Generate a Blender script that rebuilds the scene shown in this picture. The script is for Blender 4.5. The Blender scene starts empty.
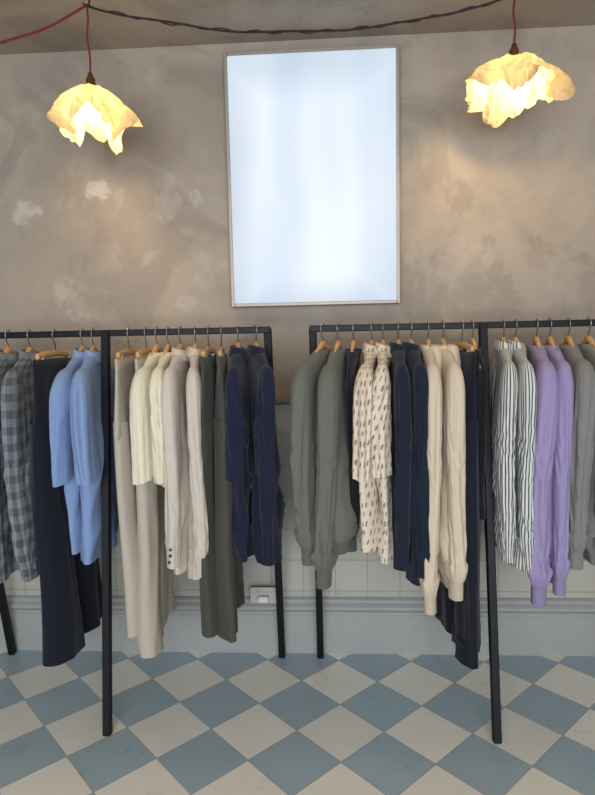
import bpy, math, random
from mathutils import Vector, Matrix, noise
sc = bpy.context.scene
try:
    sc.view_settings.view_transform = 'Standard'
except Exception:
    pass

# ------------------------------------------------------------ helpers
def lin(c):
    c = c/255.0
    return c/12.92 if c <= 0.04045 else ((c+0.055)/1.055)**2.4
def rgb(r, g, b): return (lin(r), lin(g), lin(b), 1.0)

class NT:
    def __init__(self, name):
        self.m = bpy.data.materials.new(name); self.m.use_nodes = True
        self.t = self.m.node_tree; self.t.nodes.clear()
        self.out = self.t.nodes.new('ShaderNodeOutputMaterial')
    def n(self, typ, **kw):
        nd = self.t.nodes.new(typ)
        for k, v in kw.items():
            setattr(nd, k, v)
        return nd
    def l(self, a, b): self.t.links.new(a, b)
    def setin(self, sock, v):
        if isinstance(v, bpy.types.NodeSocket): self.l(v, sock)
        else: sock.default_value = v
    def math(self, op, a, b=0.0, c=None):
        nd = self.n('ShaderNodeMath', operation=op)
        self.setin(nd.inputs[0], a); self.setin(nd.inputs[1], b)
        if c is not None: self.setin(nd.inputs[2], c)
        return nd.outputs[0]
    def mix(self, f, a, b):
        nd = self.n('ShaderNodeMix', data_type='RGBA')
        self.setin(nd.inputs[0], f); self.setin(nd.inputs[6], a); self.setin(nd.inputs[7], b)
        return nd.outputs[2]
    def noise(self, vec, scale, detail=3, rough=0.5, out=0, dist=0.0):
        nd = self.n('ShaderNodeTexNoise')
        if vec is not None: self.l(vec, nd.inputs['Vector'])
        nd.inputs['Scale'].default_value = scale
        nd.inputs['Detail'].default_value = detail
        nd.inputs['Roughness'].default_value = rough
        nd.inputs['Distortion'].default_value = dist
        return nd.outputs[out]
    def ramp(self, f, p0, p1):
        nd = self.n('ShaderNodeMapRange'); self.l(f, nd.inputs[0])
        nd.inputs[1].default_value = p0; nd.inputs[2].default_value = p1
        nd.interpolation_type = 'SMOOTHSTEP'
        return nd.outputs[0]
    def bsdf(self, col, rough=0.6, metal=0.0, bump=None, bs=0.2, bd=0.01, sheen=0.0, spec=0.5):
        p = self.n('ShaderNodeBsdfPrincipled')
        self.setin(p.inputs['Base Color'], col); self.setin(p.inputs['Roughness'], rough)
        p.inputs['Metallic'].default_value = metal
        p.inputs['Specular IOR Level'].default_value = spec
        p.inputs['Sheen Weight'].default_value = sheen
        if bump is not None:
            b = self.n('ShaderNodeBump'); self.l(bump, b.inputs['Height'])
            b.inputs['Strength'].default_value = bs; b.inputs['Distance'].default_value = bd
            self.l(b.outputs[0], p.inputs['Normal'])
        self.l(p.outputs[0], self.out.inputs[0])
        return self.m
    def obj(self): return self.n('ShaderNodeTexCoord').outputs['Object']
    def uv(self): return self.n('ShaderNodeTexCoord').outputs['UV']

def simple(name, c, rough=0.5, metal=0.0, spec=0.5, nb=0.0, nscale=60):
    t = NT(name)
    v = t.obj(); nz = t.noise(v, nscale, 3)
    c2 = tuple(x*0.82 for x in c[:3])+(1,)
    return t.bsdf(t.mix(nz, c2, c), rough, metal, nz if nb else None, nb, 0.003, spec=spec)

def fabric(name, c, c2=None, pattern=None, rough=0.9, grain=0.12, weave=420, sheen=0.1):
    t = NT(name); uv = t.uv()
    sep = t.n('ShaderNodeSeparateXYZ'); t.l(uv, sep.inputs[0])
    U, V = sep.outputs[0], sep.outputs[1]
    fine = t.noise(uv, weave, 2)
    broad = t.noise(uv, 9, 3)
    dark = tuple(x*(1-grain*2) for x in c[:3])+(1,)
    base = t.mix(fine, dark, tuple(min(1, x*(1+grain)) for x in c[:3])+(1,))
    base = t.mix(t.math('MULTIPLY', broad, 0.25), base, dark)
    if pattern == 'plaid':
        a = t.math('GREATER_THAN', t.math('FRACT', t.math('DIVIDE', U, 0.062)), 0.5)
        b = t.math('GREATER_THAN', t.math('FRACT', t.math('DIVIDE', V, 0.062)), 0.5)
        s = t.math('MULTIPLY', t.math('ADD', a, b), 0.34)
        a2 = t.math('GREATER_THAN', t.math('FRACT', t.math('DIVIDE', U, 0.031)), 0.82)
        s = t.math('ADD', s, t.math('MULTIPLY', a2, 0.15))
        s = t.math('MULTIPLY', s, t.math('ADD', t.math('MULTIPLY', fine, 0.5), 0.7))
        base = t.mix(s, base, c2)
    elif pattern == 'stripe':
        w = t.math('GREATER_THAN', t.math('FRACT', t.math('DIVIDE', U, 0.012)), 0.6)
        base = t.mix(w, base, c2)
    elif pattern == 'dash':
        wob = t.math('MULTIPLY', t.noise(uv, 14, 2), 0.03)
        row = t.math('FLOOR', t.math('DIVIDE', V, 0.036))
        par = t.math('MULTIPLY', t.math('FLOORED_MODULO', row, 2.0), 0.5)
        fu = t.math('SUBTRACT', t.math('FRACT', t.math('ADD', t.math('DIVIDE', t.math('ADD', U, wob), 0.028), par)), 0.5)
        fv = t.math('SUBTRACT', t.math('FRACT', t.math('DIVIDE', V, 0.036)), 0.5)
        fu = t.math('ADD', fu, t.math('MULTIPLY', fv, 0.3))
        d = t.math('ADD', t.math('MULTIPLY', t.math('MULTIPLY', fu, fu), 4.0), t.math('MULTIPLY', fv, fv))
        base = t.mix(t.math('MULTIPLY', t.math('LESS_THAN', d, 0.10), 0.8), base, c2)
    elif pattern == 'rib':
        w = t.n('ShaderNodeTexWave'); w.wave_type = 'BANDS'; w.bands_direction = 'X'
        t.l(uv, w.inputs[0]); w.inputs['Scale'].default_value = 55
        base = t.mix(t.math('MULTIPLY', w.outputs[1], 0.25), base, dark)
        return t.bsdf(base, rough, 0, w.outputs[1], 0.5, 0.003, sheen, 0.2)
    return t.bsdf(base, rough, 0, fine, 0.25, 0.002, sheen, 0.2)

class MB:
    def __init__(self): self.v = []; self.f = []; self.m = []; self.u = []
    def rings(self, rings, mat=0, cap0=False, cap1=False, closed=True):
        base = len(self.v); n = len(rings[0]); cums = []; vv = [0.0]
        for i, r in enumerate(rings):
            cu = [0.0]
            for j in range(n):
                cu.append(cu[-1]+(r[(j+1) % n]-r[j]).length)
            cums.append(cu)
            if i: vv.append(vv[-1]+(r[0]-rings[i-1][0]).length)
            self.v.extend(r)
        tot = sorted(c[-1] for c in cums)[len(cums)//2] or 1
        for c in cums:
            k = tot/(c[-1] or 1)
            for j in range(len(c)): c[j] *= k
        for i in range(len(rings)-1):
            for j in range(n if closed else n-1):
                a = base+i*n+j; b = base+i*n+(j+1) % n
                self.f.append((a, b, b+n, a+n)); self.m.append(mat)
                self.u.append(((cums[i][j], vv[i]), (cums[i][j+1], vv[i]), (cums[i+1][j+1], vv[i+1]), (cums[i+1][j], vv[i+1])))
        if cap0: self.f.append(tuple(base+j for j in reversed(range(n)))); self.m.append(mat); self.u.append(((0, 0),)*n)
        if cap1:
            o = base+(len(rings)-1)*n
            self.f.append(tuple(o+j for j in range(n))); self.m.append(mat); self.u.append(((0, 0),)*n)
    def tube(self, pts, rad, mat=0, n=10, flat=1.0, up=None, caps=True):
        pts = [Vector(p) for p in pts]; rs = []
        if not hasattr(rad, '__len__'): rad = [rad]*len(pts)
        pu = Vector(up) if up else None
        for i, p in enumerate(pts):
            d = (pts[min(i+1, len(pts)-1)]-pts[max(i-1, 0)]).normalized()
            if pu is None:
                pu = Vector((0, 0, 1)) if abs(d.z) < 0.9 else Vector((1, 0, 0))
            s = d.cross(pu).normalized(); w = s.cross(d).normalized()
            if not up: pu = w
            rs.append([p+s*math.cos(2*math.pi*k/n)*rad[i]*flat+w*math.sin(2*math.pi*k/n)*rad[i] for k in range(n)])
        self.rings(rs, mat, caps, caps)
    def beam(self, p0, p1, w, h, mat=0, bev=0.003, up=(0, 0, 1)):
        p0 = Vector(p0); p1 = Vector(p1); d = (p1-p0).normalized()
        s = d.cross(Vector(up)).normalized(); t = s.cross(d).normalized()
        def ring(p, k):
            a = w/2-k; b = h/2-k; e = bev
            return [p+s*x+t*y for x, y in [(a-e, -b), (a, -b+e), (a, b-e), (a-e, b), (-a+e, b), (-a, b-e), (-a, -b+e), (-a+e, -b)]]
        self.rings([ring(p0, bev), ring(p0+d*bev, 0), ring(p1-d*bev, 0), ring(p1, bev)], mat, True, True)
    def box(self, x0, x1, y0, y1, z0, z1, mat=0, bev=0.002):
        cx = (x0+x1)/2; cy = (y0+y1)/2
        self.beam((cx, cy, z0), (cx, cy, z1), x1-x0, y1-y0, mat, bev, up=(0, 1, 0))
    def build(self, name, mats, smooth=True, parent=None, xf=None):
        me = bpy.data.meshes.new(name)
        vs = [xf @ v for v in self.v] if xf else self.v
        me.from_pydata([tuple(v) for v in vs], [], self.f)
        for mm in mats: me.materials.append(mm)
        uvl = me.uv_layers.new(name='UVMap')
        k = 0
        for i, p in enumerate(me.polygons):
            p.material_index = self.m[i]; p.use_smooth = smooth
            for c in self.u[i]:
                uvl.data[k].uv = c; k += 1
        me.update()
        ob = bpy.data.objects.new(name, me); sc.collection.objects.link(ob)
        if parent: ob.parent = parent
        return ob

def empty(name, loc=(0, 0, 0)):
    e = bpy.data.objects.new(name, None); e.location = loc; sc.collection.objects.link(e); return e

# ------------------------------------------------------------ room dims
XL, XR, YB, ZC = -2.5, 2.4, -5.2, 2.76

# ---- plaster
def plaster(name, patches=()):
    t = NT(name); v = t.obj()
    n1 = t.noise(v, 1.1, 6, 0.6); n2 = t.noise(v, 3.2, 6, 0.62); n3 = t.noise(v, 26, 5, 0.6)
    n4 = t.noise(v, 1.6, 5, 0.55, dist=.6); n5 = t.noise(v, 1.7, 5, 0.65, dist=1.2)
    c = t.mix(t.ramp(n1, 0.38, 0.62), rgb(144, 134, 123), rgb(165, 153, 139))
    c = t.mix(t.math('MULTIPLY', t.ramp(n2, 0.45, 0.7), 0.6), c, rgb(134, 129, 122))
    c = t.mix(t.math('MULTIPLY', t.ramp(n4, 0.53, 0.58), 0.22), c, rgb(178, 168, 156))
    c = t.mix(t.math('MULTIPLY', t.ramp(n5, 0.52, 0.60), 0.36), c, rgb(116, 108, 100))
    c = t.mix(t.math('MULTIPLY', n3, 0.22), c, rgb(176, 166, 152))
    sep = t.n('ShaderNodeSeparateXYZ'); t.l(v, sep.inputs[0])
    nn = t.noise(v, 16, 4, 0.6); nw = t.noise(v, 9, 4, .65)
    for (px, pz, pr, st) in patches:
        dx = t.math('SUBTRACT', sep.outputs[0], px); dz = t.math('SUBTRACT', sep.outputs[2], pz)
        d = t.math('SQRT', t.math('ADD', t.math('MULTIPLY', dx, dx), t.math('MULTIPLY', dz, dz)))
        d = t.math('ADD', d, t.math('MULTIPLY', t.math('SUBTRACT', nw, 0.5), pr*4.2))
        m = t.math('SUBTRACT', 1.0, t.ramp(d, pr*0.6, pr*.95))
        m = t.math('MULTIPLY', m, t.math('MULTIPLY', t.ramp(nn, 0.3, 0.6), st))
        c = t.mix(m, c, rgb(198, 192, 186))
    return t.bsdf(c, 0.7, 0, t.math('ADD', n2, t.math('MULTIPLY', n3, 0.4)), 0.25, 0.02, spec=0.3)
PATCH = [(-1.38, 2.09, .07, .55), (-1.03, 2.165, .055, .45), (-.6, 2.13, .04, .5), (-1.24, 1.73, .07, .3), (-.57, 1.81, .08, .2),
         (-.72, 2.12, .09, .22), (-1.15, 1.62, .06, .2), (-.66, 1.66, .06, .3), (.95, 2.3, .06, .15), (1.0, 1.75, .10, .12), (.6, 1.8, .12, .12)]
M_pl = plaster('bare_plaster', PATCH)
M_ceil = plaster('ceiling_plaster')

t = NT('dado_tile'); v = t.obj()
br = t.n('ShaderNodeTexBrick'); br.offset = 0.0
mp = t.n('ShaderNodeMapping'); t.l(v, mp.inputs[0]); mp.inputs['Rotation'].default_value = (math.pi/2, 0, 0)
t.l(mp.outputs[0], br.inputs[0])
br.inputs['Color1'].default_value = rgb(174, 171, 160); br.inputs['Color2'].default_value = rgb(166, 164, 155)
br.inputs['Mortar'].default_value = rgb(148, 144, 136); br.inputs['Scale'].default_value = 1.0
br.inputs['Mortar Size'].default_value = 0.003; br.inputs['Brick Width'].default_value = 0.15; br.inputs['Row Height'].default_value = 0.15
M_dado = t.bsdf(br.outputs[0], 0.35)
M_base = simple('painted_skirting', rgb(160, 162, 160), 0.5)
M_cap = simple('dado_cap_wood', rgb(136, 114, 92), 0.5)

t = NT('checker_floor_tiles'); v = t.obj(); T = 0.2333
sep = t.n('ShaderNodeSeparateXYZ'); t.l(v, sep.inputs[0])
x = t.math('SUBTRACT', sep.outputs[0], 0.01); y = t.math('ADD', sep.outputs[1], 0.585)
k = 1/(math.sqrt(2)*T)
p = t.math('ADD', t.math('MULTIPLY', t.math('ADD', x, y), k), 100.5)
q = t.math('ADD', t.math('MULTIPLY', t.math('SUBTRACT', x, y), k), 100.5)
fp = t.math('FLOOR', p); fq = t.math('FLOOR', q)
par = t.math('FLOORED_MODULO', t.math('ADD', fp, fq), 2.0)
cmb = t.n('ShaderNodeCombineXYZ'); t.l(fp, cmb.inputs[0]); t.l(fq, cmb.inputs[1])
wn = t.n('ShaderNodeTexWhiteNoise'); t.l(cmb.outputs[0], wn.inputs['Vector'])
nz = t.noise(v, 5, 5, 0.6)
cream = t.mix(nz, rgb(230, 225, 211), rgb(250, 246, 235))
blue = t.mix(nz, rgb(150, 172, 182), rgb(172, 192, 201))
col = t.mix(par, cream, blue)
col = t.mix(t.math('MULTIPLY', wn.outputs[0], 0.16), col, rgb(140, 145, 145))
def edge(s):
    f = t.math('FRACT', s); return t.math('MINIMUM', f, t.math('SUBTRACT', 1.0, f))
e = t.math('MINIMUM', edge(p), edge(q))
gm = t.math('LESS_THAN', e, 0.0075)
col = t.mix(gm, col, rgb(160, 160, 156))
M_floor = t.bsdf(col, t.math('ADD', t.math('MULTIPLY', nz, 0.2), 0.2), 0, t.math('SUBTRACT', 1.0, gm), 0.3, 0.002)

M_white = simple('matt_white_paint', rgb(215, 212, 205), 0.6)
M_black = simple('black_powder_coat', rgb(14, 15, 22), 0.5, spec=.25)
M_dark = simple('dark_frame_paint', rgb(50, 52, 52), 0.5)

def boxobj(name, x0, x1, y0, y1, z0, z1, m, bev=0.0005):
    b = MB(); b.box(x0, x1, y0, y1, z0, z1, 0, bev); return b.build(name, [m], False)
boxobj('floor', XL-.1, XR+.1, YB-.1, 0.1, -0.1, 0, M_floor)
boxobj('ceiling', XL-.1, XR+.1, YB-.1, 0.1, ZC, ZC+.1, M_ceil)
boxobj('wall_back', XL-.1, XR+.1, 0, 0.1, 0, ZC, M_pl)
boxobj('wall_left', XL-.1, XL, YB, 0, 0, ZC, M_ceil)
boxobj('wall_right', XR, XR+.1, YB, 0, 0, ZC, M_ceil)
# front wall with shop window opening
b = MB()
b.box(XL, -2.0, YB-.1, YB, 0, ZC); b.box(1.9, XR, YB-.1, YB, 0, ZC)
b.box(-2.0, 1.9, YB-.1, YB, 0, .45); b.box(-2.0, 1.9, YB-.1, YB, 2.6, ZC)
b.build('wall_front', [M_white], False)
b = MB()
for xx in (-1.97, -.05, 1.87): b.box(xx-.03, xx+.03, YB-.08, YB-.02, .45, 2.6)
for zz in (.48, 2.57): b.box(-2, 1.9, YB-.08, YB-.02, zz-.03, zz+.03)
b.build('window_1', [M_dark], False)

# dado tiles, cap, skirting (profiled)
def profile_x(name, prof, m, x0=XL, x1=XR):
    b = MB(); nseg = 2
    rs = [[Vector((x0+(x1-x0)*i/nseg, -yy, zz)) for (yy, zz) in prof] for i in range(nseg+1)]
    b.rings(rs, 0, True, True); o = b.build(name, [m], False); return o
profile_x('trim_1', [(0, .26), (.012, .26), (.012, 1.19), (0, 1.19)], M_dado)
profile_x('trim_2', [(0, 1.185), (.02, 1.185), (.03, 1.195), (.03, 1.21), (.018, 1.222), (0, 1.222)], M_cap)
profile_x('baseboard_back', [(0, 0), (.03, 0), (.03, .185), (.024, .192), (.024, .20), (.03, .207), (.046, .222), (.046, .235), (.038, .243), (.03, .25), (.03, .262), (.02, .27), (0, .27)], M_base)

# ------------------------------------------------------------ light box poster frame
t = NT('lightbox_diffuser'); v = t.obj()
sp = t.n('ShaderNodeSeparateXYZ'); t.l(v, sp.inputs[0])
mp = t.n('ShaderNodeMapping'); t.l(v, mp.inputs[0]); mp.inputs['Scale'].default_value = (4, 1, .8)
n1 = t.noise(mp.outputs[0], 1.0, 1); n2 = t.noise(v, 2.0, 1)
ex = t.math('ABSOLUTE', t.math('SUBTRACT', sp.outputs[0], -0.07))
ez = t.math('ABSOLUTE', t.math('SUBTRACT', sp.outputs[2], 2.12))
edgef = t.math('MAXIMUM', t.ramp(ex, 0.18, 0.38), t.ramp(ez, .34, .54))
c = t.mix(t.ramp(n1, .3, .75), rgb(240, 248, 255), rgb(218, 230, 248))
c = t.mix(t.math('MULTIPLY', t.math('MULTIPLY', edgef, n2), 0.85), c, rgb(168, 188, 206))
em = t.n('ShaderNodeEmission'); t.l(c, em.inputs[0]); em.inputs[1].default_value = 1.06
t.l(em.outputs[0], t.out.inputs[0]); M_em = t.m
M_alu = simple('brushed_aluminium', rgb(165, 158, 150), 0.5, 0.5)
lb = empty('lightbox_display', (0, 0, 0))
x0, x1, z0, z1 = -.443, .30, 1.628, 2.70
b = MB(); fw = .015
b.box(x0, x0+fw, -.054, 0, z0, z1); b.box(x1-fw, x1, -.054, 0, z0, z1)
b.box(x0+fw, x1-fw, -.054, 0, z0, z0+fw); b.box(x0+fw, x1-fw, -.054, 0, z1-fw, z1)
b.build('frame', [M_alu], False, lb)
b = MB(); b.box(x0+fw, x1-fw, -.0535, -.01, z0+fw, z1-fw); b.build('diffuser', [M_em], False, lb)

# ------------------------------------------------------------ socket
b = MB(); b.box(-.40, -.27, -.045-.012, -.045, .255, .335, 0, .004)
b.box(-.375, -.345, -.062, -.056, .30, .315, 0, .001); b.box(-.325, -.295, -.062, -.056, .30, .315, 0, .001)
b.box(-.36, -.31, -.085, -.057, .27, .30, 1, .005)
b.build('wall_socket', [simple('socket_plastic', rgb(190, 188, 184), .4), simple('plug', rgb(225, 225, 222), .4)], False)

# ------------------------------------------------------------ racks
RY, RZ = -.34, 1.522
def rack(name, xa, xm, xb, xmf):
    b = MB()
    b.beam((xa-.013, RY, RZ), (xb+.013, RY, RZ), .026, .026)
    for xx, yf, xf_ in ((xa, -.06, xa), (xm, -.63, xmf), (xb, -.06, xb)):
        b.beam((xf_, yf, 0), (xx, RY+(-.01 if yf < RY else .01), RZ+.005), .03, .03, 0, .003, up=(0, 1, 0))
    return b.build(name, [M_black], False)
rack('clothing_rack', -1.56, -.905, -.255, -.875)
rack('clothing_rack', -.075, .582, 1.24, .582)

# ------------------------------------------------------------ hangers
M_wood = simple('hanger_beech_wood', rgb(208, 162, 106), .45, nscale=30)
M_hook = simple('hanger_steel', rgb(170, 170, 170), .3, 1.0)
Z0 = 1.435
def frame_xf(X, phi):
    f = math.radians(phi)
    U = Vector((math.sin(f), -math.cos(f), 0)); N = Vector((math.cos(f), math.sin(f), 0))
    return Matrix(((U.x, N.x, 0, X), (U.y, N.y, 0, RY), (0, 0, 1, 0), (0, 0, 0, 1)))
def shz(au, sw):
    s = max(0, min(1, (au-.066)/(sw-.066)))
    return Z0-.07*s**1.15+.004*math.sin(math.pi*s)
def hanger(X, phi, clip=False, wd=.2):
    b = MB(); xf = frame_xf(X, phi)
    R = .0215; pts = []
    for i in range(15):
        a = math.radians(-20+i*(215)/14)
        pts.append((R*math.cos(a), 0, RZ+R*math.sin(a)-.0005))
    pts = pts[::-1]
    pts = [(-p[0], p[1], p[2]) for p in pts][::-1]
    pts += [(.012, 0, RZ-.028), (0, 0, RZ-.04), (0, 0, 1.455)]
    b.tube(pts, .0022, 1, 8)
    n = 41; P = []; r = []
    for i in range(n):
        s = -1+2*i/(n-1)
        if clip: P.append((s*.16, 0, 1.447-.012*s*s)); r.append(.013)
        else:
            u = s*wd*.86; au = abs(u)
            k = max(0, 1-au/.095)
            z = shz(au, wd)-.021+.046*(k*k*(3-2*k))
            P.append((u, 0, z)); r.append(.011+.005*k)
    b.tube(P, r, 0, 12, flat=.62, up=(0, 0, 1))
    if clip:
        for s in (-1, 1):
            b.box(s*.12-.011, s*.12+.011, -.012, .012, 1.395, 1.44, 1, .002)
    return b.build('wooden_coat_hanger', [M_wood, M_hook], True, None, xf)

# ------------------------------------------------------------ garments
def sup(th, a, b, e=0.85):
    c = math.cos(th); s = math.sin(th)
    return a*math.copysign(abs(c)**e, c), b*math.copysign(abs(s)**e, s)
def N3(x, y, z): return noise.noise(Vector((x, y, z)))
def RD(x, y, z): return 0.45-min(1, 2.4*abs(noise.noise(Vector((x, y, z)))))   # ridged, sharp crests

def top(name, X, phi, mat, hem, sl_end, sw=.215, thick=.036, seed=0, neck='crew', cuff='plain', rib=None,
        out=.012, nn=(0.0, 0.0), lower=.0, btn=False, amp=1.0, sr=.062, srn=.029, soft=1.0):
    mats = [mat, rib or mat, M_btn]
    b = MB(); z0 = Z0; n = 80; sd = seed*7.13+.37
    zsh = z0-.07
    def ring(a, bb, z, g, e=.85):
        r = []
        for j in range(n):
            th = 2*math.pi*j/n; u, w = sup(th, a, bb, e)
            cn = g*amp*(.026*N3(u*6+sd, z*1.1, sd)+.012*RD(u*12+sd+z*.9, z*1.0, sd*2))
            # vertical drape folds plus drag lines running diagonally from the shoulder point
            tk = 1+g*(.35*N3(u*9-sd, z*2.5, sd+math.copysign(3, w))+.65*RD(u*8+z*2.6*math.copysign(1, u), z*2.6, sd+math.copysign(5, w)))
            ed = abs(math.cos(th))**3
            fr = 1+.05*g*N3(sd, z*4, 2.2*math.copysign(1, u))+.035*g*ed*RD(z*9+w*14, sd, 1)
            r.append(Vector((u*fr, cn+w*tk, z)))
        return r
    rs = [ring(.050, .024, z0-.03, 0), ring(.060, .028, z0, 0)]
    for i in range(1, 10):
        s = i/9; a = .066+(sw-.066)*s
        rs.append(ring(a, .028+(thick*.6-.028)*s, shz(a, sw), .15*s, .9))
    K = 64
    for i in range(1, K+1):
        s = i/K; z = zsh+(hem-zsh)*s
        a = sw+.006*math.sin(math.pi*min(1, s*6))-.01*s
        bb = thick*(.6+.4*min(1, s*3)+.25*s)
        if cuff == 'rib':
            if s > .9:
                k = (s-.9)/.1; a -= .018*min(1, k*2); bb *= 1-.3*min(1, k*2)
            elif s > .7: bb *= 1+.22*math.sin((s-.7)/.2*math.pi)
        rg = ring(a, bb, z, min(1, .25+s*1.3), .8)
        if s > .85:
            for v in rg: v.z += .014*(s-.85)/.15*N3(v.x*6, sd, 3)
        rs.append(rg)
    L = rs[-1]; cen = sum(L, Vector())/n
    def shrink(r, k, dz):
        return [Vector((v.x-(math.copysign(min(abs(v.x), k), v.x)), v.y+(cen.y-v.y)*.2, v.z+dz)) for v in r]
    split = len(rs)
    if cuff == 'rib':
        b.rings(rs[:split-5], 0); b.rings(rs[split-6:], 1)
    else: b.rings(rs, 0)
    b.rings([L, shrink(L, .004, .001), shrink(L, .006, .12)], 0)
    def nr(a, bb, z, dn=0, tilt=0):
        return [Vector((a*math.cos(2*math.pi*j/36), dn+bb*math.sin(2*math.pi*j/36), z+tilt*math.sin(2*math.pi*j/36))) for j in range(36)]
    if neck == 'shirt':
        b.rings([nr(.060, .027, z0-.008), nr(.058, .026, z0+.012, 0, -.006), nr(.060, .028, z0+.022, 0, -.008), nr(.066, .032, z0+.018, 0, -.008), nr(.078, .037, z0-.008, 0, -.008), nr(.082, .039, z0-.022, 0, -.01), nr(.077, .034, z0-.020, 0, -.01)], 0)
    elif neck == 'crew':
        b.rings([nr(.068, .031, z0-.014), nr(.065, .032, z0+.003), nr(.058, .028, z0+.007), nr(.053, .023, z0+.001), nr(.054, .022, z0-.02)], 1)
    elif neck == 'hood':
        b.rings([nr(.068, .032, z0-.01), nr(.068, .034, z0+.010), nr(.073, .036, z0+.016, .01), nr(.083, .036, z0+.006, .02), nr(.1, .034, z0-.05, .03), nr(.1, .030, z0-.13, .034), nr(.07, .026, z0-.19, .03), nr(.01, .01, z0-.21, .028)], 0)
    # sleeves
    if sl_end is not None:
        for s, nnn in ((1, nn[0]), (-1, nn[1])):
            ztop = zsh+.024; ln = ztop-sl_end-(lower if s < 0 else 0)
            m = 56; K2 = 84; rr = []; short = ln < .4
            sd2 = sd+s*3.1
            for i in range(K2+1):
                q = i/K2; z = ztop-ln*q
                capf = min(1, (q*ln)/.11); capf = math.sqrt(max(0.015, 1-(1-capf)**2))
                wan = min(1, q*2)
                if short:
                    ru = (.026+.052*capf)*(1+.08*q); rn = .010+.025*capf
                    cu = sw-.058+.03*capf+out*q*2.2
                else:
                    ru = (sr*(1-.2*q))*(.30+.70*capf); rn = (srn*(1.1-.16*q))*(.25+.75*capf)
                    cu = sw-.05+.022*capf+out*math.sin(q*math.pi*.6)+.008*wan*N3(sd2, z*2.2, 8)
                cnn = nnn*q**1.2+.024*wan*N3(sd2, z*1.3, 1)
                isr = 0
                if not short and cuff == 'rib':
                    dd = (1-q)*ln
                    if dd < .065: ru *= .6; rn *= .8; isr = 1
                    elif dd < .14:
                        k = (dd-.065)/.075; k = math.sin(k*math.pi/2); ru *= .6+.55*k; rn *= .8+.5*k
                elif not short and cuff == 'shirt':
                    dd = (1-q)*ln
                    if dd < .06: ru *= .78; rn *= .85
                    elif dd < .10: ru *= .78+.25*(dd-.06)/.04; rn *= .85+.25*(dd-.06)/.04
                rg = []
                gg = min(1, q*4)*(.15 if isr else 1)
                tw = .7*wan*N3(sd2*1.3, z*1.4, 4)*(0.3 if short else 1)
                ct, st = math.cos(tw), math.sin(tw)
                lowb = max(0, 1-abs((1-q)*ln-.16)/.17) if not short else 0
                elb = max(0, 1-abs(q-.42)/.16) if not short else 0
                for j in range(m):
                    th = 2*math.pi*j/m; u, w = sup(th, ru, rn, .85)
                    c, si = math.cos(th), math.sin(th)
                    cr = RD(c*.8, si*.8+sd2, z*13+c*2.4+si*1.2)
                    f = 1+gg*amp*(.10*N3(c*1.5+sd2, si*1.5, z*2.5)+.20*RD(c*1.6+sd2, si*1.6, z*1.3+c*.5)+(.03+.17*lowb+.14*elb)*cr*soft)
                    uu = u*f; ww = w*f
                    uu, ww = uu*ct-ww*st, uu*st+ww*ct
                    rg.append(Vector((s*(cu)+uu, cnn+ww, z+(u*s*-.25 if short else 0)*q)))
                rr.append(rg)
            top0 = [v.copy() for v in rr[0]]; cc = sum(top0, Vector())/m
            rr.insert(0, [cc+(v-cc)*.3+Vector((0, 0, .006)) for v in top0])
            if cuff == 'rib' and not short:
                kk = int(len(rr)-1-K2*.065/ln)
                b.rings(rr[:kk+1], 0, True); b.rings(rr[kk:], 1)
            else: b.rings(rr, 0, True)
            Lr = rr[-1]; cc = sum(Lr, Vector())/m
            b.rings([Lr, [cc+(v-cc)*.9 for v in Lr], [cc+(v-cc)*.85+Vector((0, 0, .07)) for v in Lr]], 0)
            if btn and s > 0:
                for kb in range(3):
                    idx = len(rr)-4-kb*3
                    rq = rr[idx]; P = max(rq, key=lambda v: v.x*1.0-v.y*.3)
                    b.tube([P+Vector((-.002, 0, 0)), P+Vector((.004, 0, 0))], .006, 2, 10)
    ob = b.build(name, mats, True, None, frame_xf(X, phi))
    hanger(X, phi, wd=sw)
    return ob

def trousers(name, X, phi, mat, hem, wa=.185, leg=.1, legh=.11, thick=.028, seed=0, amp=1.0, dl=0.0, flare=.02, ztop=1.425):
    b = MB(); n = 72; sd = seed*5.7+.2; zc = ztop-.27
    def ring(uc, a, bb, z, g, e=.8):
        r = []
        for j in range(n):
            th = 2*math.pi*j/n; u, w = sup(th, a, bb, e); uu = u+uc
            cn = g*amp*(.026*N3(uu*6+sd, z*1.2, sd)+.014*RD(uu*10+sd+z*.5, z*.9, sd*2))
            tk = 1+g*(.4*N3(uu*10-sd, z*2.5, sd+math.copysign(3, w))+.5*RD(uu*9+z, z*1.5, sd+math.copysign(5, w)))
            r.append(Vector((uu, cn+w*tk, z)))
        return r
    rs = [ring(0, wa-.004, .012, ztop-.06, 0), ring(0, wa-.003, .014, ztop-.002, 0), ring(0, wa, .018, ztop, 0), ring(0, wa, .019, ztop-.035, 0), ring(0, wa-.001, .016, ztop-.039, .05)]
    for i in range(1, 15):
        s = i/14; rs.append(ring(0, wa+.022*s, .016+(thick-.016)*s, ztop-.04-(.255)*s, .1+.6*s))
    last = rs[-1]; rs.append([Vector((v.x*.96, v.y*.3, v.z-.012)) for v in last])
    b.rings(rs, 0)
    for s in (1, -1):
        rr = []; K = 50; zt = zc+.03; he = hem-(dl if s > 0 else 0)
        for i in range(K+1):
            q = i/K; z = zt+(he-zt)*q
            a = leg+(legh-leg)*q
            rg = ring(s*(leg+.003+flare*q), a, thick*(1+.3*q), z, .6+.4*q, .85)
            rr.append(rg)
        b.rings(rr, 0)
        L = rr[-1]; cc = sum(L, Vector())/n
        b.rings([L, [cc+(v-cc)*.93 for v in L], [cc+(v-cc)*.9+Vector((0, 0, .08)) for v in L]], 0)
    ob = b.build(name, [mat], True, None, frame_xf(X, phi))
    hanger(X, phi, clip=True)
    return ob

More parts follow.
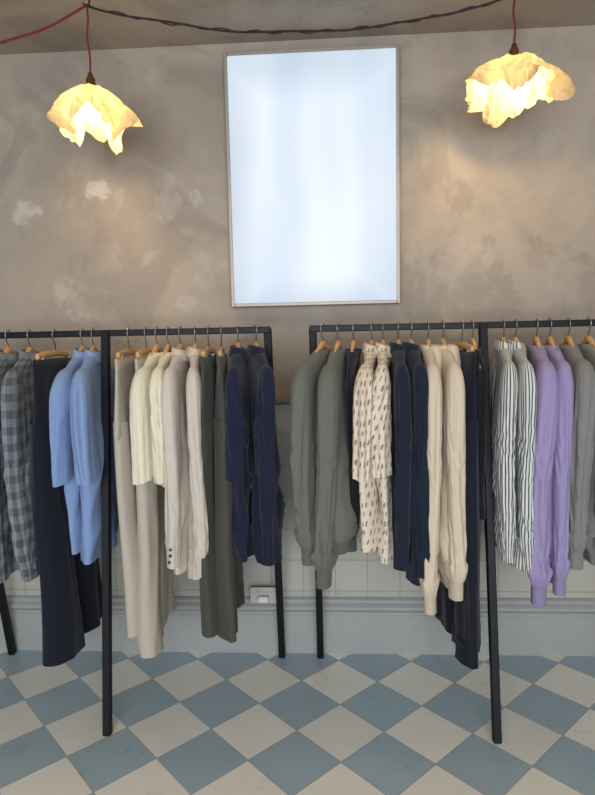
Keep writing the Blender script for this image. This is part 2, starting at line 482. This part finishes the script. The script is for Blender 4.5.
M_btn = simple('horn_button', rgb(70, 50, 40), .3)
F = {}
F['plaid'] = fabric('plaid_cotton', rgb(78, 84, 92), rgb(138, 144, 148), 'plaid')
F['navyw'] = fabric('navy_wool', rgb(24, 26, 40))
F['blue'] = fabric('sky_blue_linen', rgb(126, 150, 192))
F['stone'] = fabric('stone_cotton', rgb(184, 173, 158))
F['cream'] = fabric('cream_knit', rgb(222, 214, 190))
F['oat'] = fabric('oatmeal_linen', rgb(202, 191, 178))
F['olive'] = fabric('olive_cotton', rgb(74, 73, 64))
F['navy'] = fabric('navy_jersey', rgb(28, 32, 54))
F['sage'] = fabric('sage_fleece', rgb(104, 106, 97)); F['sager'] = fabric('sage_rib', rgb(99, 101, 92), pattern='rib')
F['black'] = fabric('black_jersey', rgb(22, 23, 30))
F['dash'] = fabric('printed_cotton', rgb(214, 200, 180), rgb(106, 86, 74), 'dash', grain=.05)
F['ink'] = fabric('ink_cotton', rgb(27, 34, 50))
F['ecru'] = fabric('ecru_fleece', rgb(208, 192, 169)); F['ecrur'] = fabric('ecru_rib', rgb(202, 186, 163), pattern='rib')
F['stripe'] = fabric('striped_cotton', rgb(204, 204, 198), rgb(70, 73, 80), 'stripe', grain=.04)
F['lilac'] = fabric('lilac_fleece', rgb(152, 139, 178)); F['lilacr'] = fabric('lilac_rib', rgb(145, 132, 171), pattern='rib')
F['grey'] = fabric('grey_marl', rgb(136, 136, 132), grain=.3); F['greyr'] = fabric('grey_rib', rgb(131, 131, 127), pattern='rib')

# left rack
top('plaid_shirt', -1.40, 0, F['plaid'], .60, .60, seed=1, neck='shirt', cuff='shirt')
top('plaid_shirt', -1.315, 2, F['plaid'], .58, .57, seed=2, neck='shirt', cuff='shirt')
top('plaid_shirt', -1.225, 5, F['plaid'], .60, .58, seed=3, neck='shirt', cuff='shirt', nn=(.015, 0))
trousers('navy_trousers', -1.12, 0, F['navyw'], .24, seed=4, leg=.1, legh=.115, thick=.04)
top('blue_short_sleeve_shirt', -1.005, 1, F['blue'], .68, .99, seed=5, neck='shirt', thick=.03, nn=(-.008, 0), out=.012)
top('blue_short_sleeve_shirt', -.962, 7, F['blue'], .64, .99, seed=6, neck='shirt', thick=.036, out=.015, nn=(.018, 0))
trousers('stone_trousers', -.815, 3, F['stone'], .35, seed=7, leg=.095, legh=.1, thick=.028)
trousers('stone_trousers', -.745, 5, F['stone'], .27, seed=8, leg=.095, legh=.105, thick=.034)
top('cream_knit_tee', -.70, -3, F['cream'], .95, .99, seed=9, thick=.024, sw=.2)
top('cream_knit_tee', -.655, 1, F['cream'], .93, .96, seed=10, thick=.024, sw=.2)
top('oatmeal_shirt', -.605, 0, F['oat'], .60, .63, seed=11, neck='shirt', cuff='shirt', thick=.030, btn=True, sw=.205, nn=(-.012, 0))
top('oatmeal_shirt', -.545, 9, F['oat'], .57, .59, seed=12, neck='shirt', cuff='shirt', thick=.034, sw=.2, nn=(.008, 0))
trousers('olive_trousers', -.492, 4, F['olive'], .36, seed=13, thick=.024)
trousers('olive_trousers', -.44, 8, F['olive'], .34, seed=14, thick=.028)
top('navy_polo_shirt', -.372, 2, F['navy'], .65, .97, seed=15, neck='shirt', thick=.038, nn=(-.01, 0))
top('navy_polo_shirt', -.302, 19, F['navy'], .63, .98, seed=16, neck='shirt', thick=.042, nn=(-.01, 0))
# right rack
top('sage_sweatshirt', -.035, -22, F['sage'], .68, .64, seed=17, cuff='rib', rib=F['sager'], sr=.07, srn=.034, thick=.045, nn=(.01, 0))
top('sage_sweatshirt', .025, -12, F['sage'], .66, .55, seed=18, cuff='rib', rib=F['sager'], sr=.07, srn=.036, thick=.05, nn=(-.03, 0))
top('black_vest_top', .085, -8, F['black'], .78, None, seed=19, sw=.18, thick=.025)
top('printed_short_sleeve_shirt', .157, -11, F['dash'], .68, 1.0, seed=20, neck='shirt', thick=.03, out=.018, nn=(-.01, 0))
top('printed_short_sleeve_shirt', .200, -6, F['dash'], .64, .98, seed=21, neck='shirt', thick=.03, out=.018, nn=(.01, 0))
top('ink_overshirt', .258, -2, F['ink'], .62, .64, seed=22, neck='shirt', cuff='shirt', thick=.036)
top('ink_overshirt', .308, 3, F['ink'], .56, .60, seed=23, neck='shirt', cuff='shirt', thick=.038, nn=(.012, 0))
top('ecru_hoodie', .375, -4, F['ecru'], .60, .455, seed=24, cuff='rib', rib=F['ecrur'], neck='hood', thick=.038, srn=.031)
top('ecru_hoodie', .432, 2, F['ecru'], .53, .51, seed=25, cuff='rib', rib=F['ecrur'], neck='hood', thick=.042, srn=.031, nn=(.01, 0))
trousers('dark_navy_trousers', .505, 2, F['navyw'], .25, seed=26, thick=.038, legh=.115)
top('black_vest_top', .545, 0, F['black'], .8, None, seed=27, sw=.18, thick=.02)
top('striped_shirt', .665, -9, F['stripe'], .68, .66, seed=28, neck='shirt', cuff='shirt', thick=.034)
top('striped_shirt', .71, -5, F['stripe'], .62, .62, seed=29, neck='shirt', cuff='shirt', thick=.036, nn=(.025, 0))
top('lilac_sweatshirt', .79, -8, F['lilac'], .62, .49, seed=30, cuff='rib', rib=F['lilacr'], sr=.07, srn=.036, thick=.042, nn=(-.005, 0))
top('lilac_sweatshirt', .84, -5, F['lilac'], .56, .53, seed=31, cuff='rib', rib=F['lilacr'], thick=.04, nn=(.012, 0))
top('grey_marl_sweatshirt', .91, -5, F['grey'], .64, .63, seed=32, cuff='rib', rib=F['greyr'], sr=.072, srn=.036, thick=.046)
top('grey_marl_sweatshirt', .985, 0, F['grey'], .62, .6, seed=33, cuff='rib', rib=F['greyr'], thick=.044)
top('grey_marl_sweatshirt', 1.07, 0, F['grey'], .66, .6, seed=34, cuff='rib', rib=F['greyr'])

# ------------------------------------------------------------ pendant lamps
t = NT('stiffened_cloth'); v = t.obj(); nz = t.noise(v, 30, 4)
d = t.n('ShaderNodeBsdfDiffuse'); d.inputs[0].default_value = rgb(192, 172, 132)
tr = t.n('ShaderNodeBsdfTranslucent'); tr.inputs[0].default_value = rgb(232, 208, 158)
mx = t.n('ShaderNodeMixShader'); mx.inputs[0].default_value = .12
bp = t.n('ShaderNodeBump'); t.l(nz, bp.inputs['Height']); bp.inputs['Strength'].default_value = .7; bp.inputs['Distance'].default_value = .02
t.l(bp.outputs[0], d.inputs['Normal']); t.l(bp.outputs[0], tr.inputs['Normal'])
t.l(d.outputs[0], mx.inputs[1]); t.l(tr.outputs[0], mx.inputs[2]); t.l(mx.outputs[0], t.out.inputs[0]); M_shade = t.m
t = NT('glowing_bulb'); em = t.n('ShaderNodeEmission'); em.inputs[0].default_value = (1, .72, .40, 1); em.inputs[1].default_value = 185
t.l(em.outputs[0], t.out.inputs[0]); M_bulb = t.m
M_brass = simple('aged_brass', rgb(150, 110, 60), .35, .9)
M_flex = simple('red_fabric_flex', rgb(110, 26, 38), .8)
def pendant(X, Y, ztop, R, rot, flat, seed, zhook):
    e = empty('pendant_lamp', (X, Y, ztop))
    def P(ob): ob.parent = e; return ob
    b = MB(); nr, nt_ = 48, 200; rs = []
    for i in range(nr+1):
        s = i/nr; rg = []
        for j in range(nt_):
            th = 2*math.pi*j/nt_
            c, si = abs(math.cos(th)), abs(math.sin(th))
            Re = R/((c**5+si**5)**(1/5))
            rho = .012+Re*s
            r0 = .05*flat+.03
            if rho < r0: r = rho; z = -.25*rho
            else:
                tilt = math.radians(38+22*flat+12*math.cos(4*th+rot)-26*max(0, (rho-r0)/R))
                r = r0+(rho-r0)*math.sin(tilt); z = -.25*r0-(rho-r0)*math.cos(tilt)
            fo = (rho/R)**1.4; cx, sx = math.cos(th), math.sin(th)
            r *= 1+fo*(.08*math.cos(7*th+seed)+.16*N3(cx*2+seed, sx*2, s*2)+.12*RD(cx*3.2+seed, sx*3.2, s*1.5))+.08*RD(cx*5, sx*5+seed, s*4)*s
            z += fo*(.03*N3(cx*2.4, sx*2.4+seed, 1)+.010*math.cos(9*th+seed*2)+.012*RD(cx*4+seed, sx*4, 2))
            rg.append(Vector((r*math.cos(th+rot), r*math.sin(th+rot), z-.045)))
        rs.append(rg)
    b.rings(rs, 0); P(b.build('shade', [M_shade]))
    b = MB(); b.tube([(0, 0, -.095), (0, 0, -.09), (0, 0, -.02), (0, 0, -.012), (0, 0, 0), (0, 0, .004)], [.014, .017, .017, .011, .009, .004], 0, 20)
    P(b.build('lamp_holder', [M_brass]))
    b = MB(); pr = [(0.002, -.176), (.012, -.174), (.022, -.164), (.029, -.148), (.029, -.132), (.022, -.116), (.014, -.103), (.012, -.095)]
    b.tube([(0, 0, z) for r, z in pr], [r for r, z in pr], 0, 24); P(b.build('bulb', [M_bulb]))
    b = MB(); H = zhook-ztop; pts = []
    for i in range(12):
        s = i/11; pts.append((.006*math.sin(s*9)*s*(1-s)*3, 0, H*s))
    b.tube(pts, .0038, 0, 8)
    b.tube([(0, 0, ZC-ztop), (0, 0, ZC-ztop-.02), (.012, 0, ZC-ztop-.035), (.008, 0, ZC-ztop-.055), (-.006, 0, ZC-ztop-.058), (-.012, 0, ZC-ztop-.045)], .0035, 1, 8)
    if zhook < ZC-.06: b.tube([(0, 0, H), (0, 0, ZC-ztop-.05)], .0038, 0, 8)
    P(b.build('flex', [M_flex, M_black]))
pendant(-.872, -.45, 2.47, .19, .35, .55, 1.3, 2.71)
pendant(.655, -.45, 2.50, .19, 2.3, .9, 4.1, 2.71)

def sag(p0, p1, s, n=24, wob=0):
    p0 = Vector(p0); p1 = Vector(p1); out = []
    for i in range(n):
        q = i/(n-1); p = p0.lerp(p1, q); p.z -= s*4*q*(1-q)+wob*math.sin(q*23); p.y += wob*math.cos(q*17); out.append(p)
    return out
b = MB()
b.tube(sag((-.872, -.45, 2.705), (.655, -.45, 2.66), .105, 40, .003), .004, 1, 8)
b.tube(sag((-2.1, -.45, 2.705), (-.872, -.45, 2.70), .14, 40, .006), .0045, 0, 8)
b.tube([Vector((p.x, p.y+.005*math.sin(i*1.3), p.z+.005*math.cos(i*1.3))) for i, p in enumerate(sag((-.872, -.45, 2.705), (.655, -.45, 2.66), .105, 60))], .0025, 1, 6)
b.tube([(.655, -.45, 2.655), (.655, -.45, ZC)], .003, 1, 6)
b.tube([(-2.1, -.45, 2.7), (-2.1, -.45, ZC)], .003, 1, 6)
b.build('lighting_cable', [M_flex, simple('dark_red_flex', rgb(52, 22, 28), .8)])

# ------------------------------------------------------------ lights
def area(name, loc, rot, sx, sy, P, col):
    l = bpy.data.lights.new(name, 'AREA'); l.shape = 'RECTANGLE'; l.size = sx; l.size_y = sy; l.energy = P; l.color = col
    o = bpy.data.objects.new(name, l); o.location = loc; o.rotation_euler = rot; sc.collection.objects.link(o)
area('window_daylight', (0, YB-.25, 1.55), (math.radians(90), 0, 0), 3.8, 2.1, 222, (.91, .96, 1.0))
w = bpy.data.worlds.new('World'); sc.world = w; w.use_nodes = True
w.node_tree.nodes['Background'].inputs[0].default_value = (.6, .75, 1, 1); w.node_tree.nodes['Background'].inputs[1].default_value = .6

# ------------------------------------------------------------ camera
cam = bpy.data.cameras.new('camera'); co = bpy.data.objects.new('camera', cam); sc.collection.objects.link(co)
cam.sensor_fit = 'VERTICAL'; cam.sensor_height = 36; cam.lens = 597/795*36
yaw, pit, rol = math.radians(3.4), math.radians(6), math.radians(1.2)
Fw = Vector((-math.sin(yaw)*math.cos(pit), math.cos(yaw)*math.cos(pit), -math.sin(pit)))
R0 = Vector((math.cos(yaw), math.sin(yaw), 0)); U0 = R0.cross(Fw)
R = R0*math.cos(rol)-U0*math.sin(rol); U = U0*math.cos(rol)+R0*math.sin(rol)
M = Matrix((R, U, -Fw)).transposed().to_4x4(); M.translation = Vector((0, -2.71, 1.5))
co.matrix_world = M; sc.camera = co
